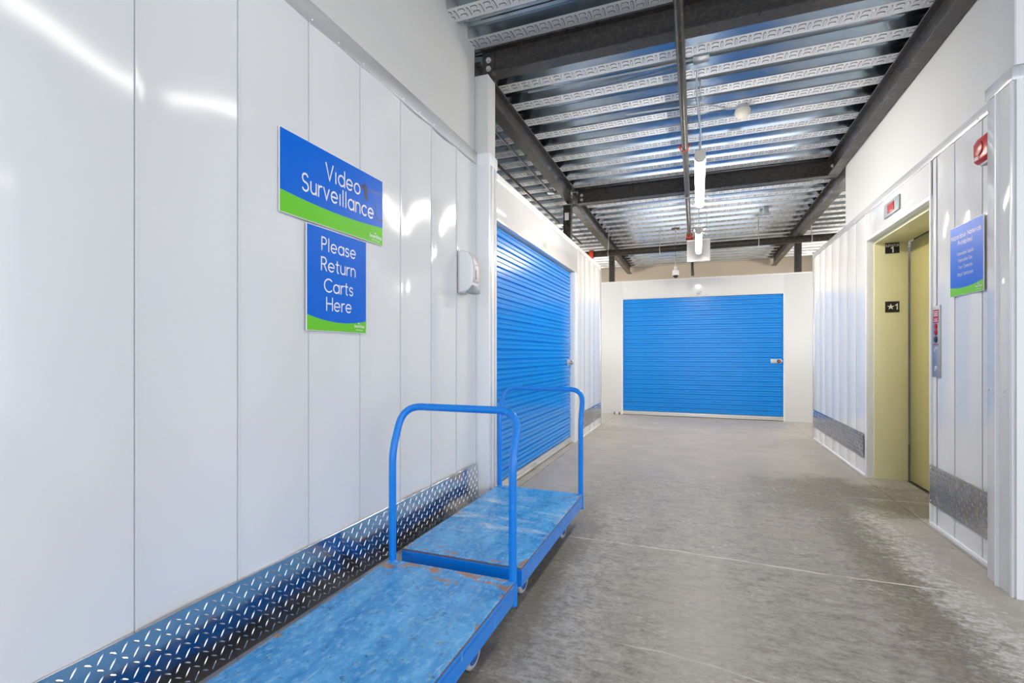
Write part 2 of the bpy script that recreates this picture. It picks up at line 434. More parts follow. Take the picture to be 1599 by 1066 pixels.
def ribbon(mb, pts, w, place):
    P = [Vector((a, b)) for a, b in pts]
    if (P[0] - P[-1]).length < 1e-4 and len(P) > 3: closed = True; P = P[:-1]
    else: closed = False
    n = len(P)
    vs = []
    for i in range(n):
        a = P[i] - P[i-1] if (i > 0 or closed) else P[1] - P[0]
        b = P[(i+1) % n] - P[i] if (i < n - 1 or closed) else a
        a = a.normalized() if a.length > 0 else b.normalized(); b = b.normalized() if b.length > 0 else a
        t = (a + b)
        t = t.normalized() if t.length > 1e-3 else a
        nn = Vector((-t.y, t.x)); k = 1 / max(.5, nn.dot(Vector((-a.y, a.x))))
        vs += [P[i] + nn * w * .5 * k, P[i] - nn * w * .5 * k]
    fs = [(2*i, 2*i+1, 2*((i+1) % n)+1, 2*((i+1) % n)) for i in range(n if closed else n - 1)]
    mb.add([place(v.x, v.y) for v in vs], fs)
    if not closed:
        for c in (P[0], P[-1]):
            k = 8
            mb.add([place(c.x + w*.5*math.cos(2*PI*i/k), c.y + w*.5*math.sin(2*PI*i/k), .00012) for i in range(k)], [tuple(range(k))])
def text(mb, s, org, ux, cap, width=None, weight=.125, align='l'):
    """org: baseline point in 3-D; ux: reading direction; z is up"""
    ux = Vector(ux); org = Vector(org); w0 = text_width(s) * cap
    sx = (width / w0) if width else 1.0
    x = 0.0 if align == 'l' else -.5 * w0
    nrm = ux.cross(Vector((0, 0, 1)))
    for ch in s:
        gw, st = GL[ch]
        for k, pl in enumerate(st):
            ribbon(mb, pl, weight, lambda a, b, d=0, x=x, k=k: org + nrm * (k * .0003 + d) + ux * ((x + a * cap) * sx) + Vector((0, 0, b * cap)))
        x += (gw + TRACK) * cap

# ------------------------------------------------------------------ main dimensions
XL, XR = -1.455, 1.44          # faces of the two panel walls
TOP = 2.53                     # top of the panel walls
DECK = 3.285                   # underside of the metal deck
BEAM0 = 3.10                   # underside of the beams
YB = 9.20                      # back wall
# ================================================================== FLOOR
floor = struct(empty('floor', (0, 0, 0)))
for n_, (a, b, c_, d) in enumerate([(-1.411, 1.411, -4.0, 13), (-6, -1.415, -4.0, 13), (1.415, 8, -4.0, 13)]):
    mb = MB()
    mb.box(a, b, c_, d, -.12, 0)
    mb.build('slab', M['concrete'], floor)
MB().box(-6, 8, -4, 13, -.16, -.02).build('joint_bed', M['ply_edge'], floor)

# ================================================================== CEILING DECK
ceiling = struct(empty('ceiling', (0, 0, DECK)))
PITCH = .308
YC0 = 3.69
def deck_profile(c):
    return [(c-.062, 0), (c+.062, 0), (c+.080, .070), (c+.112, .070), (c+.115, .061), (c+.121, .061), (c+.124, .070), (c+.184, .070), (c+.187, .061), (c+.193, .061), (c+.196, .070), (c+.228, .070), (c+.246, 0)]
DX0, DX1 = -5.0, 7.0
k = -24
first_k = k
while YC0 + k * PITCH < 12.3:
    mb = MB(); pts = []
    for j in range(3):
        p = deck_profile(YC0 + (k + j) * PITCH)
        pts += p if j == 2 else p[:-1]
    pts = pts + [(y, z + .0012) for y, z in pts[::-1]]
    mb.prism(pts, lambda y, z, x: (x, y, DECK + z), DX0, DX1)
    for i in range(len(pts)):
        a_, b_ = pts[i], pts[(i + 1) % len(pts)]
        if abs(a_[1]) < 1e-6 and abs(b_[1]) < 1e-6: mb.m[i] = 1
    sheet = mb.build('deck_sheet', [M['galv'], M['galv_flange']], ceiling)
    em = MB()
    for j in range(3):
        c = YC0 + (k + j) * PITCH
        if c < 1.6 or c > 9.8: continue
        x = -2.9 if c > 3.2 else -1.5
        xe = 2.6
        per = .088
        def pad(x0, x1, y0, y1):
            # pressed rounded bar: outline ridge standing below the flange
            h = .0035; e = min(x1 - x0, y1 - y0) * .5
            n = 8 if c < 5.5 else 6
            ring = []
            cx, cy = (x0 + x1) / 2, (y0 + y1) / 2
            hx, hy = (x1 - x0) / 2, (y1 - y0) / 2
            for i in range(n):
                a = 2 * PI * (i + .5) / n
                ring.append((cx + math.copysign(abs(math.cos(a)) ** .6, math.cos(a)) * hx, cy + math.copysign(abs(math.sin(a)) ** .6, math.sin(a)) * hy))
            def ins(p, q, t_): return (cx + math.copysign(max(abs(p - cx) - t_, 0), p - cx), cy + math.copysign(max(abs(q - cy) - t_, 0), q - cy))
            vs = [(p, q, DECK) for p, q in ring] + [(*ins(p, q, .0030), DECK - h) for p, q in ring]
            em.add(vs, [(i, (i+1) % n, n + (i+1) % n, n + i) for i in range(n)], 0)
            em.add(vs[n:], [tuple(range(n))], 1)
        while x < xe:
            pad(x, x + .046, c - .040, c - .006)
            pad(x, x + .046, c + .006, c + .040)
            pad(x + .058, x + .074, c - .040, c + .040)
            x += per
    if em.v:
        e_o = em.build('embossing', [M['emboss'], M['galv_flange']], sheet)
        e_o['kind'] = 'stuff'
    k += 3

# ================================================================== LEFT PANEL WALL (signs)
SEAMS_L = [-.396, -.074, .247, .568, .889, 1.213, 1.535, 1.853, 2.181, 2.497, 2.814, 3.112]
wall_left = struct(empty('wall_left', (XL, 0, 0)))
MB().box(XL-.10, XL-.030, -4.0, 3.112, 0, TOP).build('backing', M['seam'], wall_left)
MB().box(XL-.014, XL-.004, -4.0, -.398, 0, 2.47).build('wall_panel', M['panel'], wall_left)
def wall_panel(x, sgn, y0, y1, z0, z1, m, parent, bow, skew=0.0):
    """one ribbed sheet: shallow bow between two folded hems; sgn=+1 faces +X"""
    mb = MB(); pts = []
    n = 10
    pts.append((y0 + .0003, -.023)); pts.append((y0 + .0006, .0018)); pts.append((y0 + .005, .0015)); pts.append((y0 + .0065, -.002))
    for i in range(n + 1):
        u = i / n
        y = y0 + .010 + (y1 - y0 - .012) * u
        pts.append((y, -.002 + max(-.014, min(.0078, bow * 1.7)) * math.sin(PI * u ** .85)))
    pts.append((y1 - .0003, -.023))
    nz = 7
    n2 = len(pts)
    vs = []
    for j in range(nz):
        zz = z0 + (z1 - z0) * j / (nz - 1)
        k2 = 1.0 + .18 * math.sin(zz * 2.1 + y0 * 9.0)
        vs += [(x + sgn * (d * (k2 if -.0185 < d < -.0025 or d > .0016 else 1)), y, zz) for y, d in pts]
    fs = [(j*n2+i, j*n2+i+1, (j+1)*n2+i+1, (j+1)*n2+i) for j in range(nz - 1) for i in range(n2 - 1)]
    mb.add(vs, fs)
    return mb.build('wall_panel', m, parent, smooth=True, angle=30)
for i in range(len(SEAMS_L) - 1):
    a, b = SEAMS_L[i], SEAMS_L[i+1]
    bow = [.004, .004, .004, .0055, -.0055, .003, .003, .0035, -.0055, -.006, -.004][i]
    sk = [0, 0, 0, .003, .002, .002, .001, .002, .004, .005, .002][i]
    wall_panel(XL - .004, 1, a, b, .0, 2.47, M['panel'], wall_left, bow, sk)

# cap trim over the panels with its screws
trim1 = struct(empty('trim_1', (XL, 0, 2.46)))
MB().box(XL-.012, XL+.006, -4.0, 3.112, 2.462, 2.545).build('cap_strip', M['steel_trim'], trim1, bevel=.002)
for y in SEAMS_L[3:-1] + [1.05, 1.69, 2.34]:
    MB().lathe((XL + .006, y + .012, 2.474), (1, 0, 0), [(.0, .004), (.004, .0035), (.0065, 0)], 8).build('screw', M['zinc'], trim1, smooth=True)
# drywall above
MB().box(XL-.10, XL-.016, -4.0, 3.112, 2.545, 3.36).build('wall_left_upper', M['drywall'])
struct(bpy.data.objects['wall_left_upper'])

# tread plate kick strips
def tread_plate(name, face, sgn, y0, y1, z0, z1, pitch=.029, m='plate'):
    root = struct(empty(name, (face, y0, z0)))
    MB().box(min(face, face + sgn*.006), max(face, face + sgn*.006), y0, y1, z0, z1).build('plate', M[m], root, bevel=.0012, seg=1)
    mb = MB(); x = face + sgn * .006
    ny = int((y1 - y0) / pitch); nz = int((z1 - z0) / pitch)
    oy = (y1 - y0 - (ny - 1) * pitch) / 2; oz = (z1 - z0 - (nz - 1) * pitch) / 2
    L, Wd, h = .0150, .0027, .0022
    for i in range(ny):
        for j in range(nz):
            a = math.radians(58 if (i + j) % 2 else -32)
            cy, cz = y0 + oy + i * pitch, z0 + oz + j * pitch
            ca, sa = math.cos(a), math.sin(a)
            def P(u, v, d): return (x + sgn * d, cy + (u * ca - v * sa) , cz + (u * sa + v * ca))
            mb.add([P(-L, 0, -.0003), P(-L*.35, -Wd, -.0003), P(L*.35, -Wd, -.0003), P(L, 0, -.0003), P(L*.35, Wd, -.0003), P(-L*.35, Wd, -.0003), P(-L*.55, 0, h), P(L*.55, 0, h)],
                   [(0, 1, 6), (1, 2, 7, 6), (2, 3, 7), (3, 4, 7), (4, 5, 6, 7), (5, 0, 6)])
    o = mb.build('tread_lugs', M[m], root); o['kind'] = 'stuff'
    for y in (y0 + .02, y1 - .02):
        for z in (z0 + .02, z1 - .02):
            MB().lathe((x, y, z), (sgn, 0, 0), [(.007, 0), (.006, .003), (0, .004)], 8).build('rivet', M['zinc'], root, smooth=True)
    return root
tread_plate('baseboard_left', XL + .003, 1, -.9, 2.06, .11, .362, m='plate_lit')
tread_plate('baseboard_left.001', XL + .004, 1, 2.063, 3.110, .11, .360, m='plate_lit')

# white column cover at the end of the sign wall
colL = struct(empty('column_left', (XL, 3.2, 0)))
MB().box(XL-.10, -1.362, 3.117, 3.262, 0, 2.47).build('lower_cover', M['white_trim'], colL, bevel=.003)
MB().box(XL-.09, -1.372, 3.122, 3.255, 2.535, BEAM0-.012).build('upper_cover', M['drywall'], colL, bevel=.003)
mb = MB(); mb.box(XL-.10, -1.358, 3.113, 3.266, 2.455, 2.535)
mb.build('cap_strip', M['white_trim'], colL, bevel=.003)
MB().box(-1.362, -1.3595, 3.150, 3.162, 0, 2.455).build('fold_strip', M['steel_trim'], colL)
MB().box(-1.362, -1.359, 3.215, 3.222, 0, 2.455).build('fold_strip', M['steel_trim'], colL)

# ================================================================== ROLL-UP DOORS
SLP = .0838
PROF = [(0, 0), (.06, 0), (.15, .017), (.45, .017), (.51, .008), (.57, .008), (.63, .017), (.88, .017), (.97, 0), (1, 0)]
def roll_door(name, half, z0, z1):
    """built in its own frame: width along +x (-half..half), faces -y; returns root"""
    root = empty(name, (0, 0, 0), None, None, None, 'structure')
    n = int(round((z1 - z0) / SLP)); p = (z1 - z0) / n
    mb = MB()
    mb.strip([(q * p, d) for q, d in PROF], lambda z, d, x: (x, -d, z), -half, half)
    s0 = mb.build('slat', M['door_blue'], root, local=True, smooth=True, angle=20)
    # normals towards -y
    s0.location.z = z0
    for i in range(1, n):
        s = s0.copy(); COL.objects.link(s); s.parent = root; s.location.z = z0 + i * p
    b = MB(); b.box(-half, half, -.026, .004, z0 - .062, z0 - .002)
    b.box(-half, half, -.034, -.022, z0 - .066, z0 - .048)
    b.build('bottom_bar', M['bar'], root, bevel=.003, local=True)
    MB().box(-half, half, -.020, .0, z0 - .080, z0 - .063).build('rubber_seal', M['dark_rubber'], root, local=True)
    MB().box(-half - .012, half + .012, .010, .020, 0, z1 + .05).build('door_backing', M['dark_rubber'], root, local=True)
    for sx in (-1, 1):
        g = MB(); g.box(sx*half - .012, sx*half + .012, -.010, .008, 0, z1)
        g.build('guide', M['steel_trim'], root, local=True)
    return root
def door_handle(root, x, z):
    h = MB()
    h.tube([(x - .055, -.026, z), (x - .05, -.050, z), (x - .03, -.056, z - .004), (x + .03, -.056, z - .004), (x + .05, -.050, z), (x + .055, -.026, z)], .006, 8)
    h.box(x - .07, x - .045, -.031, -.025, z - .012, z + .012); h.box(x + .045, x + .07, -.031, -.025, z - .012, z + .012)
    h.build('lift_handle', M['zinc'], root, smooth=True, local=True)
def door_latch(root, x, z, lock):
    l = MB(); l.box(x - .075, x + .085, -.019, -.012, z - .034, z + .034)
    l.box(x - .060, x + .100, -.030, -.019, z - .014, z + .014)
    l.box(x - .062, x + .012, -.036, -.018, z - .024, z - .016); l.box(x - .062, x + .012, -.036, -.018, z + .016, z + .024)
    o = l.build('latch', M['zinc'], root, bevel=.002, local=True)
    k = MB(); k.lathe((x + .045, -.026, z), (0, -1, 0), [(.0, .038), (.020, .037), (.028, .030), (.028, 0), (0, 0)], 18)
    k.build('disc_lock', lock, o, smooth=True, local=True)
    r = MB(); r.lathe((x + .045, -.064, z), (0, -1, 0), [(.0, .002), (.008, .0015), (.009, 0)], 12)
    r.build('keyway', M['zinc'], o, smooth=True, local=True)
# back door
d2 = roll_door('door_2', 1.325, .075, 2.135)
d2.location = (0.018, YB + .03, 0)
door_handle(d2, -.02, .035); door_handle(d2, 1.16, .035)
door_latch(d2, 1.205, 1.005, mat('dark_red_lock', (.12, .012, .008), .3, .4))
struct(d2)
# left door: faces +X
d1 = roll_door('door_1', 1.315, .075, 2.165)
d1.location = (-1.530, 4.735, 0); d1.rotation_euler = (0, 0, PI / 2)
door_handle(d1, -.22, .045); door_handle(d1, 1.10, .045)
door_latch(d1, 1.235, 1.02, mat('steel_lock', (.6, .55, .5), .3, .9))

# walls around the left door
wdl = struct(empty('wall_left_middle', (XL, 3.3, 0)))
MB().box(XL-.075, XL, 3.262, 6.19, 2.165, 2.470).build('header_panel', M['panel_gloss'], wdl, bevel=.002)
MB().box(XL-.075, XL+.004, 6.052, 6.19, 0, 2.165).build('jamb_cover', M['white_trim'], wdl, bevel=.003)
MB().box(XL-.075, XL+.002, 3.264, 3.418, 0, 2.165).build('jamb_cover', M['white_trim'], wdl, bevel=.003)
MB().box(XL-.10, XL-.030, 6.19, 7.80, 0, 2.50).build('backing', M['seam'], wdl)
for a, b, bow in [(6.192, 6.42, .002), (6.42, 6.661, .004), (6.661, 7.029, .005), (7.029, 7.362, .004), (7.362, 7.77, .003)]:
    wall_panel(XL - .003, 1, a, b, .0, 2.48, M['panel_gloss'], wdl, bow, .002)
MB().box(XL-.075, XL-.068, 3.42, 6.05, 2.10, 2.165).build('lintel_angle', M['steel_trim'], wdl)
t4 = struct(empty('trim_2', (XL, 3.3, 2.47)))
MB().box(XL-.10, XL+.006, 3.268, 7.79, 2.468, 2.528).build('cap_strip', M['white_trim'], t4, bevel=.003)
MB().box(XL-.11, XL+.010, 7.77, 7.81, 0, 2.535).build('corner_trim', M['steel_trim'], t4, bevel=.002)
MB().box(XL-.003, XL+.004, 6.20, 7.77, 0, .018).build('base_angle', M['white_trim'], t4)
tread_plate('baseboard_left.002', XL + .004, 1, 6.50, 7.765, .12, .352, .036)
# side-aisle faces behind the corner
MB().box(-6.0, XL-.11, 7.74, 7.80, 0, 2.50).build('wall_left_aisle', M['panel_gloss']); struct(bpy.data.objects['wall_left_aisle'])
MB().box(-6.0, XL-.115, 3.05, 3.11, 0, 3.27).build('wall_left_partition', M['panel']); struct(bpy.data.objects['wall_left_partition'])

# back wall
wb = struct(empty('wall_back', (0, YB, 0)))
MB().box(-6.0, -1.312, YB, YB + .05, 0, 2.46).build('wall_panel', M['panel'], wb, bevel=.002)
MB().box(1.348, 8.0, YB, YB + .05, 0, 2.46).build('wall_panel', M['panel'], wb, bevel=.002)
MB().box(-1.312, 1.348, YB, YB + .05, 2.135, 2.46).build('header_panel', M['panel'], wb, bevel=.002)
MB().box(-6.0, 8.0, YB - .004, YB + .054, 2.455, 2.475).build('cap_strip', M['white_trim'], wb)
for x in (-1.312, 1.348):
    MB().box(x - .010, x + .010, YB - .004, YB + .01, 0, 2.14).build('door_trim', M['white_trim'], wb)
# beige end wall beyond the rear units
MB().box(-6.0, 8.0, 12.40, 12.5, 0, 3.285).build('wall_rear', M['beige_wall']); struct(bpy.data.objects['wall_rear'])
MB().box(-6.1, -6.0, -4.0, 12.5, 0, 3.36).build('wall_far_side', M['drywall']); struct(bpy.data.objects['wall_far_side'])
MB().box(8.0, 8.1, 2.98, 12.5, 0, 3.36).build('wall_far_side.001', M['drywall']); struct(bpy.data.objects['wall_far_side.001'])

# ================================================================== RIGHT WALL
wr = struct(empty('wall_right', (XR, 5.3, 0)))
MB().box(XR+.030, XR+.09, 5.33, 7.48, 0, 2.42).build('backing', M['seam'], wr)
SR = [7.46, 7.148, 6.859, 6.548, 6.233, 5.93, 5.625, 5.335]
for i in range(len(SR) - 1):
    wall_panel(XR + .004, -1, SR[i+1], SR[i], 0, 2.41, M['panel_gloss'], wr, [.004, .005, .003, .005, .004, .005, .003][i], .003)
# near piece between elevator and column
MB().box(XR+.030, XR+.09, 3.17, 3.985, 0, 2.42).build('backing', M['seam'], wr)
for a, b, bow in [(3.92, 3.985, .001), (3.684, 3.92, .004), (3.38, 3.684, .005), (3.15, 3.38, .002)]:
    wall_panel(XR + .004, -1, a, b, 0, 2.41, M['panel_gloss'], wr, bow, .003)
# elevator header panel
MB().box(XR, XR+.05, 3.985, 5.335, 2.172, 2.42).build('header_panel', M['panel_gloss'], wr, bevel=.002)
tR = struct(empty('trim_3', (XR, 5.3, 2.4)))
MB().box(XR-.006, XR+.02, 3.15, 7.475, 2.400, 2.460).build('cap_strip', M['steel_trim'], tR, bevel=.002)
for y in (3.40, 3.69, 3.93, 5.3, 5.63, 6.23, 6.86):
    MB().lathe((XR - .006, y, 2.412), (-1, 0, 0), [(.0, .004), (.004, .0035), (.0065, 0)], 8).build('screw', M['zinc'], tR, smooth=True)
MB().box(XR-.010, XR+.10, 7.455, 7.49, 0, 2.465).build('corner_trim', M['steel_trim'], tR, bevel=.002)
MB().box(XR-.010, XR+.004, 5.335, 7.455, 0, .022).build('base_angle', M['white_trim'], tR, bevel=.002)
MB().box(XR-.010, XR+.004, 3.165, 3.985, 0, .024).build('base_angle', M['white_trim'], tR, bevel=.002)
MB().box(XR-.005, XR+.055, 5.290, 5.335, 0, 2.40).build('jamb_trim', M['white_trim'], tR, bevel=.002)
MB().box(XR-.005, XR+.055, 4.0, 5.290, 2.150, 2.176).build('head_trim', M['white_trim'], tR, bevel=.002)
MB().box(XR-.006, XR+.055, 3.985, 4.003, 0, 2.40).build('jamb_trim', M['white_trim'], tR, bevel=.002)
MB().box(XR-.004, XR+.004, 3.915, 3.925, 0, 2.395).build('seam_strip', M['white_trim'], tR, bevel=.002)
MB().box(XR-.003, XR+.0, 5.215, 5.224, 2.20, 2.395).build('seam_strip', M['white_trim'], tR)
tread_plate('baseboard_right', XR - .004, -1, 5.372, 7.45, .168, .392, .034)
tread_plate('baseboard_right.001', XR - .004, -1, 3.168, 3.988, .147, .400)
# drywall of the elevator shaft above the panels
MB().box(XR+.018, XR+.10, 3.15, 6.05, 2.462, 3.285).build('wall_right_upper', M['drywall']); struct(bpy.data.objects['wall_right_upper'])
MB().box(XR+.10, 3.4, 5.95, 6.05, 2.462, 3.285).build('wall_shaft_end', M['drywall']); struct(bpy.data.objects['wall_shaft_end'])
MB().box(XR+.095, 8.0, 7.42, 7.48, 0, 2.46).build('wall_right_aisle', M['panel_gloss']); struct(bpy.data.objects['wall_right_aisle'])

# column and the wall turning towards the bay
colR = struct(empty('column_right', (1.4, 3.0, 0)))
MB().box(1.365, XR+.05, 2.932, 3.150, 0, 2.420).build('lower_cover', M['panel_gloss'], colR, bevel=.003)
MB().box(1.376, XR+.05, 2.940, 3.146, 2.455, 3.285).build('upper_cover', M['drywall'], colR, bevel=.003)
MB().box(1.357, XR+.05, 2.926, 3.156, 2.395, 2.460).build('cap_strip', M['steel_trim'], colR, bevel=.003)
mb = MB()
mb.prism([(0, 0), (-.010, .008), (-.010, .020), (0, .030)], lambda d, y, z: (1.366 + d, 3.045 + y, z), 0, 2.395)
mb.build('ridge_strip', M['white_trim'], colR)
MB().box(1.360, 1.366, 2.932, 2.952, 0, 2.395).build('fold_strip', M['white_trim'], colR, bevel=.001)
for z in (.95,):
    for y in (3.135, 3.0):
        MB().lathe((1.365, y, z), (-1, 0, 0), [(.0, .004), (.004, .0035), (.0065, 0)], 8).build('screw', M['zinc'], colR, smooth=True)
MB().box(XR+.05, 8.0, 2.925, 2.98, 0, 3.36).build('wall_right_return', M['white_trim'])
struct(bpy.data.objects['wall_right_return'])
MB().box(1.372, XR+.05, 2.921, 2.931, 0, 2.395).build('front_cover', M['white_trim'], colR)
MB().box(1.372, XR+.05, 2.924, 2.939, 2.462, 3.285).build('front_cover_upper', M['white_trim'], colR)
MB().box(XR+.05, 8.0, 2.915, 2.926, 2.395, 2.460).build('trim_4', M['white_trim']); struct(bpy.data.objects['trim_4'])

# ================================================================== ELEVATOR
ev = struct(empty('door_3', (1.6, 4.6, 0)), 'olive elevator doorway with recessed leaf darkened for shade')
mb = MB(); mb.box(1.490, 1.742, 5.275, 5.33, 0, 2.125)
mb.build('jamb', M['olive'], ev, bevel=.003)
MB().box(1.490, 1.742, 4.0, 5.33, 2.120, 2.18).build('head', M['olive'], ev, bevel=.003)
MB().box(1.490, 1.742, 3.96, 4.0, 0, 2.12).build('jamb', M['olive'], ev, bevel=.003)
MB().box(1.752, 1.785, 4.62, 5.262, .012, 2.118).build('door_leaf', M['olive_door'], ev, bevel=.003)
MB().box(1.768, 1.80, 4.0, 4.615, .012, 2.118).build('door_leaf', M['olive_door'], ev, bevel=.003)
MB().box(1.80, 1.85, 3.95, 5.34, 0, 2.2).build('shaft_back', M['dark_rubber'], ev)
MB().box(1.735, 1.80, 4.0, 5.275, -.001, .006).build('sill', M['steel'], ev)

# ================================================================== SIGNS
def sign(face, sgn, y0, y1, z0, z1, wave, lines, label, logo_y, logo_w):
    """y0 = the edge on the reader's left"""
    ux = Vector((0, 1 if y1 > y0 else -1, 0)); Wd = abs(y1 - y0); Ht = z1 - z0
    root = empty('wall_sign', (face, (y0 + y1) / 2, (z0 + z1) / 2), label, 'sign')
    ya, yb = min(y0, y1), max(y0, y1)
    MB().box(min(face, face + sgn*.005), max(face, face + sgn*.005), ya, yb, z0, z1).build('board', M['sign_white'], root, bevel=.0008, seg=1)
    e = .0025
    def pl(u, v, d): return (face + sgn * (.005 + d), y0 + ux.y * (e + u * (Wd - 2*e)), z0 + e + v * (Ht - 2*e))
    N = 24
    def wv(u):
        a, m_, b_ = wave     # left, middle, right heights
        return a * (1-u) * (1-2*u) + 4 * m_ * u * (1-u) + b_ * u * (2*u-1)
    mb = MB(); mb.add([pl(i/N, 1, .0004) for i in range(N+1)] + [pl(i/N, wv(i/N), .0004) for i in range(N+1)], [(i, i+1, N+2+i, N+1+i) for i in range(N)])
    mb.build('blue_print', M['sign_blue'], root)
    mb = MB(); mb.add([pl(i/N, wv(i/N), .0004) for i in range(N+1)] + [pl(i/N, 0, .0004) for i in range(N+1)], [(i, i+1, N+2+i, N+1+i) for i in range(N)])
    mb.build('green_print', M['sign_green'], root)
    for s, ys, ye, base, cap in lines:
        mb = MB()
        text(mb, s, (face + sgn * .0062, ys, z1 - base * Ht), ux, cap, abs(ye - ys), .115)
        mb.build('lettering', M['sign_white'], root)
    mb = MB()
    capl = logo_w / text_width('SmartStop')
    lo = Vector((face + sgn * .0062, logo_y, 0))
    text(mb, 'SmartStop', lo + Vector((0, 0, z0 + .026)), ux, capl, None, .20)
    text(mb, 'Self Storage', lo + ux * (logo_w * .17) + Vector((0, 0, z0 + .012)), ux, capl * .52, None, .17)
    for a in (60, 90, 120):
        c = lo + ux * (logo_w * .45) + Vector((0, 0, z0 + .026 + capl * 1.15))
        d = Vector((0, math.cos(math.radians(a)) * ux.y, math.sin(math.radians(a))))
        w = d.cross(Vector((1, 0, 0))) * .0016
        p, q = c + d * .003, c + d * .011
        mb.add([p - w, p + w, q + w * .6, q - w * .6], [(0, 1, 2, 3)])
    mb.build('logo', M['sign_white'], root)
    return root
SF = XL + .004
M['sign_navy'] = mat('navy_print', (.001, .022, .12), .35)
M['sign_shade'] = mat('darker_blue_print', (.0, .11, .56), .35)
vs_ = sign(SF, 1, 1.375, 2.008, 1.658, 1.975, (.264, .222, .275),
     [('Video', 1.616, 1.834, .372, .067), ('Surveillance', 1.486, 1.931, .640, .067)],
     'wide blue sign reading Video Surveillance above a green wave', 1.905, .092)
# printed surveillance-camera picture on the wide sign
xf = SF + .0058
MB().add([(xf, 1.880, 1.907), (xf, 2.003, 1.912), (xf, 2.003, 1.898), (xf, 1.884, 1.890)], [(0, 1, 2, 3)]).build('camera_print_shade', M['sign_shade'], vs_)
mb = MB()
mb.add([(xf + .0002, y, z) for y, z in [(1.842, 1.896), (1.845, 1.908), (1.873, 1.920), (1.886, 1.906), (1.892, 1.847), (1.869, 1.844), (1.860, 1.890)]], [tuple(range(7))])
mb.build('camera_print', M['sign_navy'], vs_)
mb = MB()
ribbon(mb, [(1.946, 1.848), (1.952, 1.835), (1.950, 1.806), (1.952, 1.790), (1.964, 1.780), (1.985, 1.778), (2.003, 1.783)], .006, lambda y, z, d=0: (xf + .0002 + d, y, z))
mb.build('cable_print', M['sign_navy'], vs_)
sign(SF, 1, 1.509, 1.881, 1.223, 1.650, (.147, .088, .129),
     [('Please', 1.592, 1.802, .216, .053), ('Return', 1.590, 1.800, .409, .053), ('Carts', 1.607, 1.784, .612, .053), ('Here', 1.620, 1.773, .792, .053)],
     'upright blue sign reading Please Return Carts Here', 1.795, .070)
sign(XR - .004, -1, 3.706, 3.338, 1.470, 1.880, (.13, .100, .150),
     [('Hazardous Materials', 3.690, 3.358, .184, .026), ('Prohibited', 3.608, 3.450, .284, .026), ('Flammable Liquids', 3.620, 3.438, .43, .0185),
      ('Flammable Gas', 3.608, 3.450, .527, .0185), ('Toxic Chemicals', 3.606, 3.448, .622, .0185), ('Illegal Substances', 3.614, 3.441, .722, .0185)],
     'blue sign listing hazardous materials prohibited beside the elevator', 3.420, .070)

def plate_sign(z0, z1, label, kind):
    y = 5.275
    root = empty('elevator_sign', (1.623, y, (z0 + z1) / 2), label, 'sign')
    MB().box(1.571, 1.676, y - .004, y, z0, z1).build('plate', M['black'], root, bevel=.0008, seg=1)
    mb = MB()
    if kind == 'top':
        text(mb, 'ELEVATOR', (1.576, y - .0046, z1 - .032), (1, 0, 0), .019, .095, .17)
        text(mb, '1', (1.617, y - .0046, z0 + .010), (1, 0, 0), .046, None, .22)
    else:
        text(mb, '1', (1.648, y - .0046, z0 + .026), (1, 0, 0), .046, None, .20)
        pts = []
        for i in range(10):
            r = .029 if i % 2 == 0 else .0115
            a = PI / 2 + i * PI / 5
            pts.append((1.612 + r * math.cos(a), y - .0046, (z0 + z1) / 2 + r * math.sin(a)))
        mb.add([(1.612, y - .0046, (z0 + z1) / 2)] + pts, [(0, 1 + i, 1 + (i + 1) % 10) for i in range(10)])
    mb.build('lettering', M['sign_white'], root)
plate_sign(2.026, 2.119, 'small black ELEVATOR 1 plate at top of the olive jamb', 'top')
plate_sign(1.499, 1.597, 'small black plate with white star and 1 on the olive jamb', 'star')

# unit numbers above the doors (flat print)
mb = MB(); text(mb, '647', (-.016, YB - .0012, 2.168), (1, 0, 0), .058, .078, .17)
o = mb.build('unit_number', M['grey_plastic'], wb)
mb = MB(); text(mb, '645', (XL + .0012, 4.70, 2.205), (0, 1, 0), .058, .10, .17)
o = mb.build('unit_number', M['grey_plastic'], wdl)

# floor indicator over the elevator
ind = empty('floor_indicator', (XR, 4.665, 2.29), 'grey floor indicator with lit red display above the elevator', 'indicator')
MB().box(XR-.012, XR, 4.505, 4.828, 2.232, 2.344).build('face_plate', M['grey_plastic'], ind, bevel=.002)
MB().box(XR-.016, XR-.012, 4.600, 4.735, 2.254, 2.322).build('bezel', M['panel_red'], ind, bevel=.001)
MB().box(XR-.0175, XR-.016, 4.612, 4.724, 2.262, 2.314).build('display', M['display_red'], ind)

# call station
cs = empty('call_station', (XR, 3.906, 1.2), 'tall narrow steel elevator call plate with red label and buttons', 'call panel')
cx = XR + .001
MB().box(cx-.006, XR+.004, 3.850, 3.960, .978, 1.440).build('face_plate', mat('brushed_steel', (.42, .44, .47), .34, .7), cs, bevel=.002)
MB().box(cx-.0072, cx-.006, 3.868, 3.942, 1.328, 1.412).build('fire_label', M['panel_red'], cs)
mb = MB()
for i, z in enumerate((1.400, 1.388, 1.376, 1.352, 1.340)):
    w = (.060, .050, .058, .044, .056)[i]
    mb.box(cx-.0078, cx-.0072, 3.905 - w/2, 3.905 + w/2, z - .0025, z + .0025)
mb.build('label_print', M['sign_white'], cs)
for z, m_, r in ((1.306, 'panel_red', .017), (1.268, 'panel_red', .017), (1.222, 'black', .018), (1.154, 'zinc', .016), (1.030, 'zinc', .018)):
    MB().lathe((cx-.006, 3.905, z), (-1, 0, 0), [(r*1.25, 0), (r*1.25, .002), (r, .003), (r*.85, .007), (0, .0075)], 16).build('button', M[m_], cs, smooth=True)
MB().box(cx-.0066, cx-.006, 3.868, 3.942, 1.185, 1.193).build('print_line', M['panel_red'], cs)

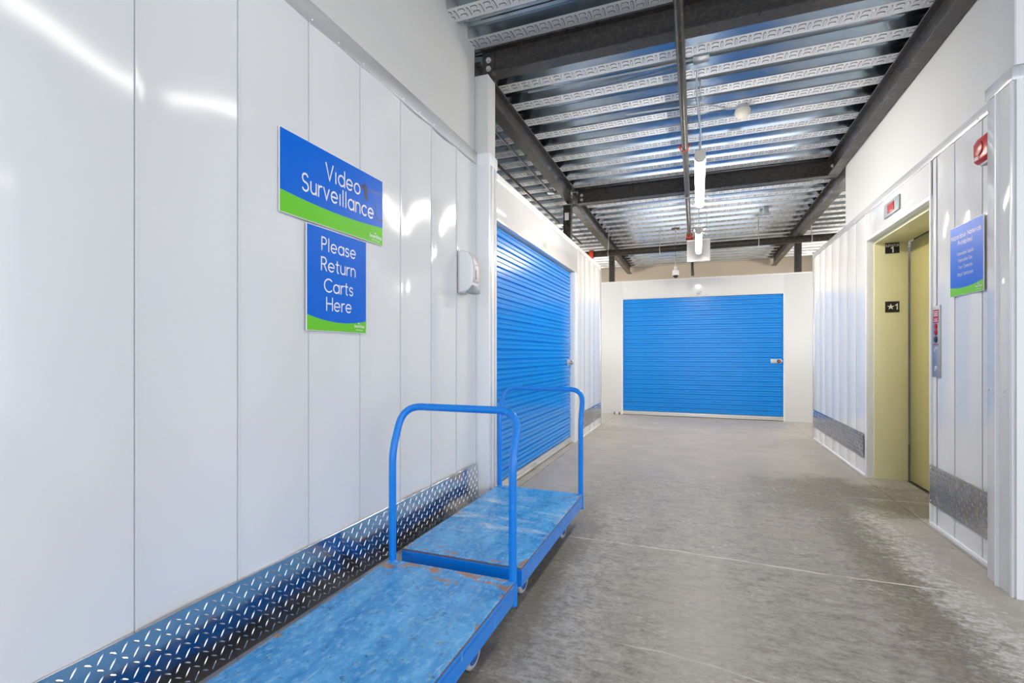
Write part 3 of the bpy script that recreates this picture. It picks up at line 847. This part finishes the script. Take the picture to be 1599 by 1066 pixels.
# fire alarm strobe
fs_ = empty('fire_alarm_strobe', (XR, 3.28, 2.21), 'red fire alarm strobe high on the panel beside the column', 'fire alarm')
prof = [(0, 2.142), (-.034, 2.142), (-.050, 2.156), (-.052, 2.248), (-.036, 2.280), (0, 2.286)]
mb = MB(); mb.prism(prof, lambda d, z, y: (XR + d, y, z), 3.205, 3.343)
mb.build('housing', M['strobe_red'], fs_, bevel=.006)
MB().lathe((XR - .050, 3.28, 2.215), (-1, 0, 0), [(.038, 0), (.036, .006), (.026, .009), (0, .010)], 20).build('horn_grille', M['panel_red'], fs_, smooth=True)
mb = MB(); text(mb, 'FIRE', (XR - .0525, 3.336, 2.160), (0, -1, 0), .016, .05, .2); mb.build('lettering', M['sign_white'], fs_)
MB().box(XR-.03, XR, 3.21, 3.32, 2.130, 2.144).build('mount_plate', M['grey_plastic'], fs_, bevel=.002)

# sanitiser dispenser
sd = empty('soap_dispenser', (XL, 2.885, 1.65), 'white hand sanitiser dispenser on the wall before the white column', 'dispenser')
pr = []
for d, z in [(0, 1.528), (.062, 1.538), (.094, 1.572), (.100, 1.64), (.098, 1.70), (.086, 1.755), (.06, 1.790), (.02, 1.804), (0, 1.804)]:
    pr.append((d, z))
mb = MB(); mb.prism(pr, lambda d, z, y: (XL + .004 + d, y, z), 2.826, 2.945)
mb.build('body', M['white_plastic'], sd, bevel=.012, seg=3)
mb = MB(); mb.prism([(.074, 1.565), (.1035, 1.60), (.1045, 1.70), (.092, 1.756), (.066, 1.792), (.05, 1.70)], lambda d, z, y: (XL + .004 + d, y, z), 2.845, 2.926)
mb.build('front_cover', M['pink_grey'], sd, bevel=.004)
MB().box(XL+.05, XL+.112, 2.838, 2.933, 1.522, 1.572).build('push_bar', M['grey_plastic'], sd, bevel=.006)
MB().box(XL+.1075, XL+.1095, 2.868, 2.876, 1.61, 1.675).build('sight_window', M['black'], sd)
MB().box(XL+.1065, XL+.1085, 2.860, 2.905, 1.70, 1.708).build('label_line', M['grey_plastic'], sd)
MB().box(XL+.001, XL+.010, 2.822, 2.950, 1.524, 1.808).build('back_plate', M['pink_grey'], sd, bevel=.003)

# ================================================================== STEEL FRAME
def i_beam(name, axis, a, b, c, label, fw=.105, z0=BEAM0, z1=DECK-.002, bolts_at=()):
    """axis 'x' or 'y': runs a..b along axis, centred on c across it"""
    loc = ((a + b) / 2, c, z0) if axis == 'x' else (c, (a + b) / 2, z0)
    root = empty('steel_beam', loc, label, 'beam', 'dark steel beams under the deck')
    def bx(u0, u1, z0_, z1_, n_, bev=.0015):
        mb = MB()
        if axis == 'x': mb.box(a, b, c + u0, c + u1, z0_, z1_)
        else: mb.box(c + u0, c + u1, a, b, z0_, z1_)
        mb.build(n_, M['steel'], root, bevel=bev, seg=1)
    bx(-fw/2, fw/2, z0, z0 + .010, 'bottom_flange')
    bx(-.004, .004, z0 + .010, z1 - .010, 'web', 0)
    bx(-fw/2, fw/2, z1 - .010, z1, 'top_flange')
    for pos, side in bolts_at:
        mb = MB(); s = side
        if axis == 'x': mb.box(pos - .045, pos + .045, c + s*.004 - .004, c + s*.010, z0 + .025, z1 - .03)
        else: mb.box(c + s*.004 - .004, c + s*.010, pos - .045, pos + .045, z0 + .025, z1 - .03)
        mb.build('clip_plate', M['steel'], root)
        for z in (z0 + .055, z0 + .115):
            p = (pos, c + s*.010, z) if axis == 'x' else (c + s*.010, pos, z)
            d = (0, s, 0) if axis == 'x' else (s, 0, 0)
            MB().lathe(p, d, [(.021, 0), (.021, .004), (.014, .004), (.014, .016), (0, .017)], 6).build('bolt', M['chalk'], root)
    return root
i_beam('b', 'x', -1.440, 1.330, 3.187, 'near cross beam meeting the drywall above the sign wall', bolts_at=[(-1.39, -1)])
i_beam('b', 'x', -1.480, 1.455, 6.330, 'far cross beam behind the nearer tube light', bolts_at=[(-1.43, -1), (1.40, -1)])
i_beam('b', 'y', 3.270, 6.270, -1.552, 'long beam above the tall blue roll-up door beside the carts', bolts_at=[(6.20, 1)])
i_beam('b', 'y', 6.390, 12.30, -1.570, 'long beam beyond the steel post on the roll-up door side')
i_beam('b', 'y', 0.0, 6.270, 1.400, 'long beam running along the drywall above the elevator', bolts_at=[])
i_beam('b', 'y', 6.400, 12.30, 1.590, 'long beam above the panels beyond the elevator shaft')
# splice bolts where cross beam 2 meets the shaft side
def post(x, y, label, s=.10, z0=0.0):
    root = empty('steel_post', (x, y, z0), label, 'post', 'dark steel posts behind the unit walls')
    MB().box(x - s/2, x + s/2, y - s/2, y + s/2, z0 + .012, BEAM0 - .014).build('shaft', M['steel'], root, bevel=.004)
    MB().box(x - s*.6, x + s*.6, y - s*.6, y + s*.6, BEAM0 - .014, BEAM0 - .001).build('cap_plate', M['steel'], root)
    MB().box(x - s*.6, x + s*.6, y - s*.6, y + s*.6, z0, z0 + .012).build('base_plate', M['steel'], root)
    return root
p1 = post(-1.622, 6.345, 'steel post with a paper tag rising behind the blue door header')
MB().box(-1.652, -1.597, 6.2935, 6.2948, 2.90, 3.00).build('paper_tag', M['sign_white'], p1)
post(-1.555, 9.52, 'steel post above the back wall on the roll-up door side')
post(1.600, 9.52, 'steel post above the back wall on the elevator side')

# ================================================================== PIPES
def pipe_root(name, loc, label, cat='pipe'): return empty(name, loc, label, cat)
pr_ = pipe_root('sprinkler_pipe', (-.1, 4, 2.97), 'black sprinkler branch pipe hung lengthwise beneath the deck')
MB().tube([(-.075, -1.0, 2.972), (-.102, 4.0, 2.972), (-.124, 8.52, 2.972)], .027, 14).build('pipe_run', M['pipe'], pr_, smooth=True)
def hanger_ring(x, y, z, r, root, m_='red', drop=True, axis='y'):
    pts = []
    for i in range(17):
        a = math.radians(-90 + 360 * i / 16)
        pts.append((x + r * math.cos(a), y, z + r * math.sin(a)) if axis == 'y' else (x, y + r * math.cos(a), z + r * math.sin(a)))
    o = MB().tube(pts, .006, 6).build('pipe_clamp', M[m_], root, smooth=True)
    if drop: MB().cyl((x, y, z + r), (x, y, DECK + .06), .005, 8).build('hanger_rod', M['zinc'], root, smooth=True)
hanger_ring(-.113, 4.62, 2.972, .034, pr_)
for s in (-1, 1):
    MB().lathe((-.113 + s * .036, 4.62, 2.985), (s, 0, 0), [(.012, 0), (.012, .014), (0, .016)], 8).build('clamp_ear', M['red'], pr_)
hanger_ring(-.117, 6.02, 2.972, .030, pr_, 'zinc', True)
MB().lathe((-.122, 8.02, 2.972), (0, 1, 0), [(.027, 0), (.045, .0), (.045, .06), (.027, .06)], 14).build('coupling', M['red'], pr_, smooth=True)
MB().lathe((-.123, 8.28, 2.965), (0, 1, 0), [(.027, 0), (.056, .0), (.056, .12), (.03, .12)], 14).build('coupling', M['red'], pr_, smooth=True)
MB().box(-.066, .015, 8.28, 8.40, 2.925, 3.01).build('valve_body', M['red'], pr_, bevel=.012)
MB().tube([(-.124, 8.52, 2.962), (-.124, 8.55, 2.945)], .027, 12).build('elbow', M['pipe'], pr_, smooth=True)
mp = pipe_root('sprinkler_main', (0, 8.6, 2.9), 'thick black sprinkler main crossing in front of the beige wall')
MB().tube([(-1.95, 8.62, 2.90), (2.05, 8.62, 2.90)], .056, 18).build('pipe_run', M['pipe'], mp, smooth=True)
MB().lathe((-1.80, 8.62, 2.90), (1, 0, 0), [(.056, 0), (.074, 0), (.074, .07), (.056, .07)], 16).build('coupling', M['red'], mp, smooth=True)
def strap(x):
    pts = [(x, 8.62 + .062 * math.cos(math.radians(a)), 2.90 + .062 * math.sin(math.radians(a))) for a in range(90, 451, 24)]
    MB().tube(pts, .007, 6).build('pipe_clamp', M['zinc'], mp, smooth=True)
    MB().cyl((x, 8.62, 2.962), (x, 8.62, DECK + .06), .007, 8).build('hanger_rod', M['zinc'], mp, smooth=True)
strap(-1.47); strap(1.63); strap(-.6); strap(.9)
MB().cyl((-.095, 8.62, 2.86), (-.078, 8.62, 2.42), .024, 12).build('drop_nipple', M['pipe'], mp, smooth=True)

# conduits above the units beside the tall door
cd = pipe_root('conduit', (-1.75, 5, 3.2), 'thin conduit running over the storage units by the beam', 'conduit')
MB().tube([(-1.76, 2.2, 3.20), (-1.76, 6.05, 3.20)], .009, 8).build('conduit_run', M['galv_plain'], cd, smooth=True)
MB().box(-1.80, -1.72, 5.96, 6.06, 3.185, 3.225).build('conduit_box', M['galv_plain'], cd, bevel=.003)
cd2 = pipe_root('conduit', (-2.0, 5, 3.2), 'thick dark conduit running low over the storage units', 'conduit')
MB().tube([(-2.04, 2.2, 3.19), (-2.04, 9.0, 3.19)], .017, 10).build('conduit_run', M['pipe'], cd2, smooth=True)
MB().box(-2.10, -1.98, 7.40, 7.52, 3.16, 3.25).build('conduit_box', M['galv_plain'], cd2, bevel=.003)

# ================================================================== LIGHTS
def chain(mb, p, q, link=.026, wr=.0022, wd=.009):
    p, q = Vector(p), Vector(q); n = int((q - p).length / (link * .72)); d = (q - p).normalized()
    side = Vector((1, 0, 0)) - d * d.x; side.normalize(); fwd = d.cross(side)
    for i in range(n):
        c = p + (q - p) * ((i + .5) / n); s = side if i % 2 else fwd
        pts = [c + d * (math.sin(a) * link * .5) + s * (math.cos(a) * wd * .5) for a in [2*PI*j/8 for j in range(9)]]
        mb.tube(pts, wr, 5, False)
def tube_light(x, y0, y1, z, label, hang=True, lamp='lamp', wrap=.06):
    root = empty('tube_light', (x, (y0 + y1) / 2, z), label, 'light', 'hanging linear lights down the corridor')
    MB().box(x - .036, x + .036, y0 + .03, y1 - .03, z + .012, z + .052).build('housing', M['white_plastic'], root, bevel=.008)
    pf = []
    for i in range(13):
        a = PI - wrap + (PI + 2 * wrap) * i / 12
        pf.append((.040 * math.cos(a), .012 + .040 * math.sin(a)))
    mb = MB(); mb.prism(pf, lambda u, w, y: (x + u, y, z + w), y0 + .05, y1 - .05)
    mb.build('diffuser', M[lamp], root, smooth=True)
    for ya, yb in ((y0, y0 + .05), (y1 - .05, y1)):
        pe = [(u * 1.06, w) for u, w in pf] + [(.038, .056), (-.038, .056)]
        mb = MB(); mb.prism(pe, lambda u, w, y: (x + u, y, z + w), ya, yb)
        mb.build('end_cap', M['cream'], root, bevel=.003)
    if hang:
        for yy in (y0 + .10, y1 - .10):
            mb = MB(); chain(mb, (x, yy, z + .056), (x, yy, DECK + .055))
            mb.build('chain', M['zinc'], root, smooth=True)
    return root
l1 = tube_light(.018, 4.10, 5.47, 2.675, 'lit tube light hanging nearer, below the junction box')
l2 = tube_light(.012, 6.61, 7.98, 2.675, 'lit tube light hanging farther, before the square exit panel')
# power lead down to the nearer light
MB().tube([(-.005, 3.955, 3.31), (-.010, 4.0, 3.2), (.004, 4.09, 3.02), (.022, 4.15, 2.90), (.02, 4.17, 2.735)], .006, 8).build('power_lead', M['galv_plain'], l1, smooth=True)
# the same row carries on over the bay behind the viewer
tube_light(.02, .85, 2.22, 2.70, 'lit tube light overhead, before the near cross beam', lamp='lamp_bay')
tube_light(.02, -2.2, -.85, 2.70, 'lit tube light over the bay behind the viewpoint', lamp='lamp_bay')
tube_light(3.2, -1.4, -.05, 2.70, 'lit tube light over the bay beside the white return wall', lamp='lamp_bay')
tube_light(3.2, .6, 1.95, 2.70, 'lit tube light close to the white return wall', lamp='lamp_bay')
tube_light(-3.0, 7.85, 9.1, 2.675, 'added unseen tube light in the side aisle behind the roll-up door units')  # aisle pair added out of view to light the far end
tube_light(3.0, 7.65, 9.0, 2.675, 'added unseen tube light in the side aisle behind the elevator')
tube_light(-2.8, 10.0, 11.35, 2.675, 'added unseen tube light over the rear units on the roll-up door side', wrap=.42)  # rear pair added, hidden behind the walls, to brighten the beige wall
tube_light(2.6, 10.0, 11.35, 2.675, 'added unseen tube light over the rear units on the elevator side', wrap=.42)

jb = empty('junction_box', (.024, 3.89, 3.34), 'galvanised junction box above the nearer tube light', 'junction box')
MB().box(-.032, .080, 3.835, 3.945, 3.315, 3.36).build('box_body', M['galv_plain'], jb, bevel=.004)
mb = MB()
for i in range(5): mb.cyl((-.015 + i * .02, 3.836, 3.335), (-.015 + i * .02, 3.832, 3.335), .004, 8)
mb.build('knockouts', M['dark_rubber'], jb)
MB().tube([(-.032, 3.89, 3.335), (-.30, 3.86, 3.31), (-.70, 3.82, 3.29), (-1.3, 3.78, 3.275)], .008, 8).build('conduit_run', M['galv_plain'], jb, smooth=True)

ms = empty('motion_sensor', (.365, 4.67, 3.25), 'round cream motion sensor beside the nearer tube light', 'sensor')
MB().lathe((.365, 4.67, DECK + .012), (0, 0, -1), [(0, 0), (.052, 0), (.052, .05), (.048, .052)], 20).build('junction_ring', M['galv_plain'], ms, smooth=True)
MB().lathe((.365, 4.67, DECK - .036), (0, 0, -1), [(.0, 0), (.062, .0), (.064, .025), (.058, .045), (.042, .062), (.02, .074), (0, .077)], 22).build('dome', M['cream'], ms, smooth=True)
MB().lathe((.365, 4.67, DECK - .075), (0, 0, -1), [(.0535, .0), (.0545, .004), (.050, .008)], 22).build('lens_ring', M['pink_grey'], ms, smooth=True)
MB().tube([(.315, 4.67, DECK - .012), (.24, 4.655, DECK - .012), (.16, 4.60, DECK + .0), (.05, 4.50, DECK - .012), (-.3, 4.46, DECK - .012), (-.6, 4.45, DECK - .01)], .008, 8).build('conduit_run', M['galv_plain'], ms, smooth=True)

cb = empty('junction_box', (1.0, 7.9, 3.25), 'small galvanised deck box near the far long beam', 'junction box')
MB().box(.90, .965, 7.93, 8.0, 3.17, DECK).build('box_body', M['galv_plain'], cb, bevel=.004)
MB().box(.875, .99, 7.91, 8.02, 3.16, 3.17).build('cover_plate', M['galv_plain'], cb, bevel=.002)

dc = empty('security_camera', (-.345, 8.85, 2.45), 'white dome security camera on a rod before the beige wall', 'camera')
MB().cyl((-.355, 8.82, 2.60), (-.355, 8.82, DECK + .06), .010, 10).build('rod', M['zinc'], dc, smooth=True)
MB().box(-.42, -.29, 8.77, 8.87, DECK - .012, DECK - .002).build('mount_plate', M['steel'], dc)
MB().lathe((-.355, 8.82, 2.60), (0, 0, -1), [(.012, -.03), (.024, -.025), (.024, .03), (.05, .04), (.056, .06), (.056, .12), (.05, .125), (0, .125)], 20).build('housing', M['white_plastic'], dc, smooth=True)
MB().lathe((-.355, 8.82, 2.475), (0, 0, -1), [(.044, 0), (.042, .018), (.03, .036), (.012, .045), (0, .046)], 18).build('lens_dome', M['black'], dc, smooth=True)

ex = empty('exit_sign', (.01, 8.2, 2.75), 'square frosted panel hanging behind the farther tube light', 'exit sign')
MB().box(-.160, .182, 8.192, 8.200, 2.580, 2.920).build('panel', M['acrylic'], ex, bevel=.002)
MB().box(-.162, .184, 8.184, 8.208, 2.905, 2.925).build('top_rail', M['white_plastic'], ex, bevel=.003)
for x in (-.06, .13):
    MB().cyl((x, 8.196, 2.925), (x, 8.196, DECK + .06), .004, 8).build('hanger_rod', M['zinc'], ex, smooth=True)

# floor guard by the back door
ds = empty('floor_stop', (-1.40, 9.16, 0), 'small floor stop with black ends beside the back roll-up door', 'door stop')
MB().box(-1.445, -1.365, 9.140, 9.19, 0, .035).build('block', M['bar'], ds, bevel=.004)
for x in (-1.455, -1.368):
    MB().box(x, x + .013, 9.132, 9.192, 0, .045).build('end_cap', M['dark_rubber'], ds, bevel=.003)

# ================================================================== PLATFORM CARTS
def smooth_path(pts, r, n=6):
    """round the inner corners of a polyline with radius r"""
    P = [Vector(p) for p in pts]; out = [P[0]]
    for i in range(1, len(P) - 1):
        a, b = (P[i-1] - P[i]), (P[i+1] - P[i]); rr = min(r[i-1], a.length * .49, b.length * .49)
        p, q = P[i] + a.normalized() * rr, P[i] + b.normalized() * rr
        for k in range(n + 1):
            t_ = k / n
            out.append(p * (1-t_)**2 + P[i] * 2*t_*(1-t_) + q * t_**2)
    out.append(P[-1]); return out
CW, CLN = .305, 1.205
def make_cart(label, deck_m):
    root = empty('platform_cart', (0, 0, 0), label, 'cart', 'blue platform carts parked along the sign wall')
    mb = MB(); mb.box(-CW + .003, CW - .003, .004, CLN - .004, .180, .200)
    mb.m = [1, 0, 1, 1, 1, 1]
    mb.build('deck', [deck_m, M['ply_edge']], root, local=True, bevel=.0015, seg=1)
    for s in (-1, 1):
        mb = MB(); mb.box(min(s*(CW-.006), s*CW), max(s*(CW-.006), s*CW), 0, CLN - .022, .117, .190)
        mb.box(min(s*(CW-.045), s*CW), max(s*(CW-.045), s*CW), 0, CLN - .022, .172, .1795)
        mb.build('side_rail', M['cart_blue'], root, local=True, bevel=.0015, seg=1)
    for y in (0, CLN - .006):
        mb = MB(); mb.box(-CW + .006, CW - .006, y, y + .006, .117, .190)
        mb.build('end_rail', M['cart_blue'], root, local=True, bevel=.0015, seg=1)
    hx, hy = CW - .014, CLN - .004
    pts = [(-hx, hy, .104), (-hx, hy, .69), (-hx, hy + .085, .885), (hx, hy + .085, .885), (hx, hy, .69), (hx, hy, .104)]
    path = smooth_path(pts, [.06, .10, .10, .06], 9)
    MB().tube(path, .0165, 14).build('handle', M['cart_blue'], root, local=True, smooth=True)
    for s in (-1, 1):
        MB().lathe((s * hx, hy, .104), (0, 0, 1), [(.0165, -.004), (.0195, -.004), (.0195, .085), (.0165, .085)], 14).build('socket', M['cart_blue'], root, local=True, smooth=True)
    R_ = .0625
    for s in (-1, 1):
        for y, swivel in ((.19, False), (.95, True)):
            yw = y - (.03 if swivel else 0); x = s * (CW - .075)
            mb = MB(); mb.box(x - .045, x + .045, y - .05, y + .05, .172, .1795)
            mb.lathe((x, y, .172), (0, 0, -1), [(.0, 0), (.032, 0), (.032, .014), (.0, .014)], 14)
            for q in (-1, 1):
                mb.prism([(y - .025, .160), (y + .028, .160), (yw + .012, R_ - .012), (yw - .012, R_ - .012)], lambda p, z, xx: (xx, p, z), x + q * .026 - .002, x + q * .026 + .002)
            mb.box(x - .028, x + .028, y - .025, y + .028, .155, .160)
            mb.cyl((x - .034, yw, R_), (x + .034, yw, R_), .007, 8)
            c_ = mb.build('caster', M['zinc'], root, local=True)
            w = MB(); w.lathe((x - .021, yw, R_), (1, 0, 0), [(.046, 0), (R_ - .006, .0), (R_, .006), (R_, .036), (R_ - .006, .042), (.046, .042)], 28)
            w.build('wheel', M['tyre'], c_, local=True, smooth=True)
            w = MB(); w.lathe((x - .016, yw, R_), (1, 0, 0), [(.0, .002), (.018, .0), (.018, .004), (.036, .010), (.046, -.004), (.046, .036), (.036, .022), (.018, .028), (.018, .032), (0, .030)], 22)
            w.build('hub', M['hub'], c_, local=True, smooth=True)
    return root
cart1 = make_cart('worn blue platform cart nearest the viewer, bare wood patches near its handle', M['deck_a'])
cart1.location = (-1.000, .665, 0)
cart2 = copy_tree(cart1)
cart2['label'] = 'blue platform cart with whitish smeared deck, parked beyond the nearer handle by the column'
cart2.location = (-1.018, 1.986, 0)
for ch in cart2.children:
    if ch.name.startswith('deck'):
        ch.data = ch.data.copy(); ch.data.materials[0] = M['deck_b']
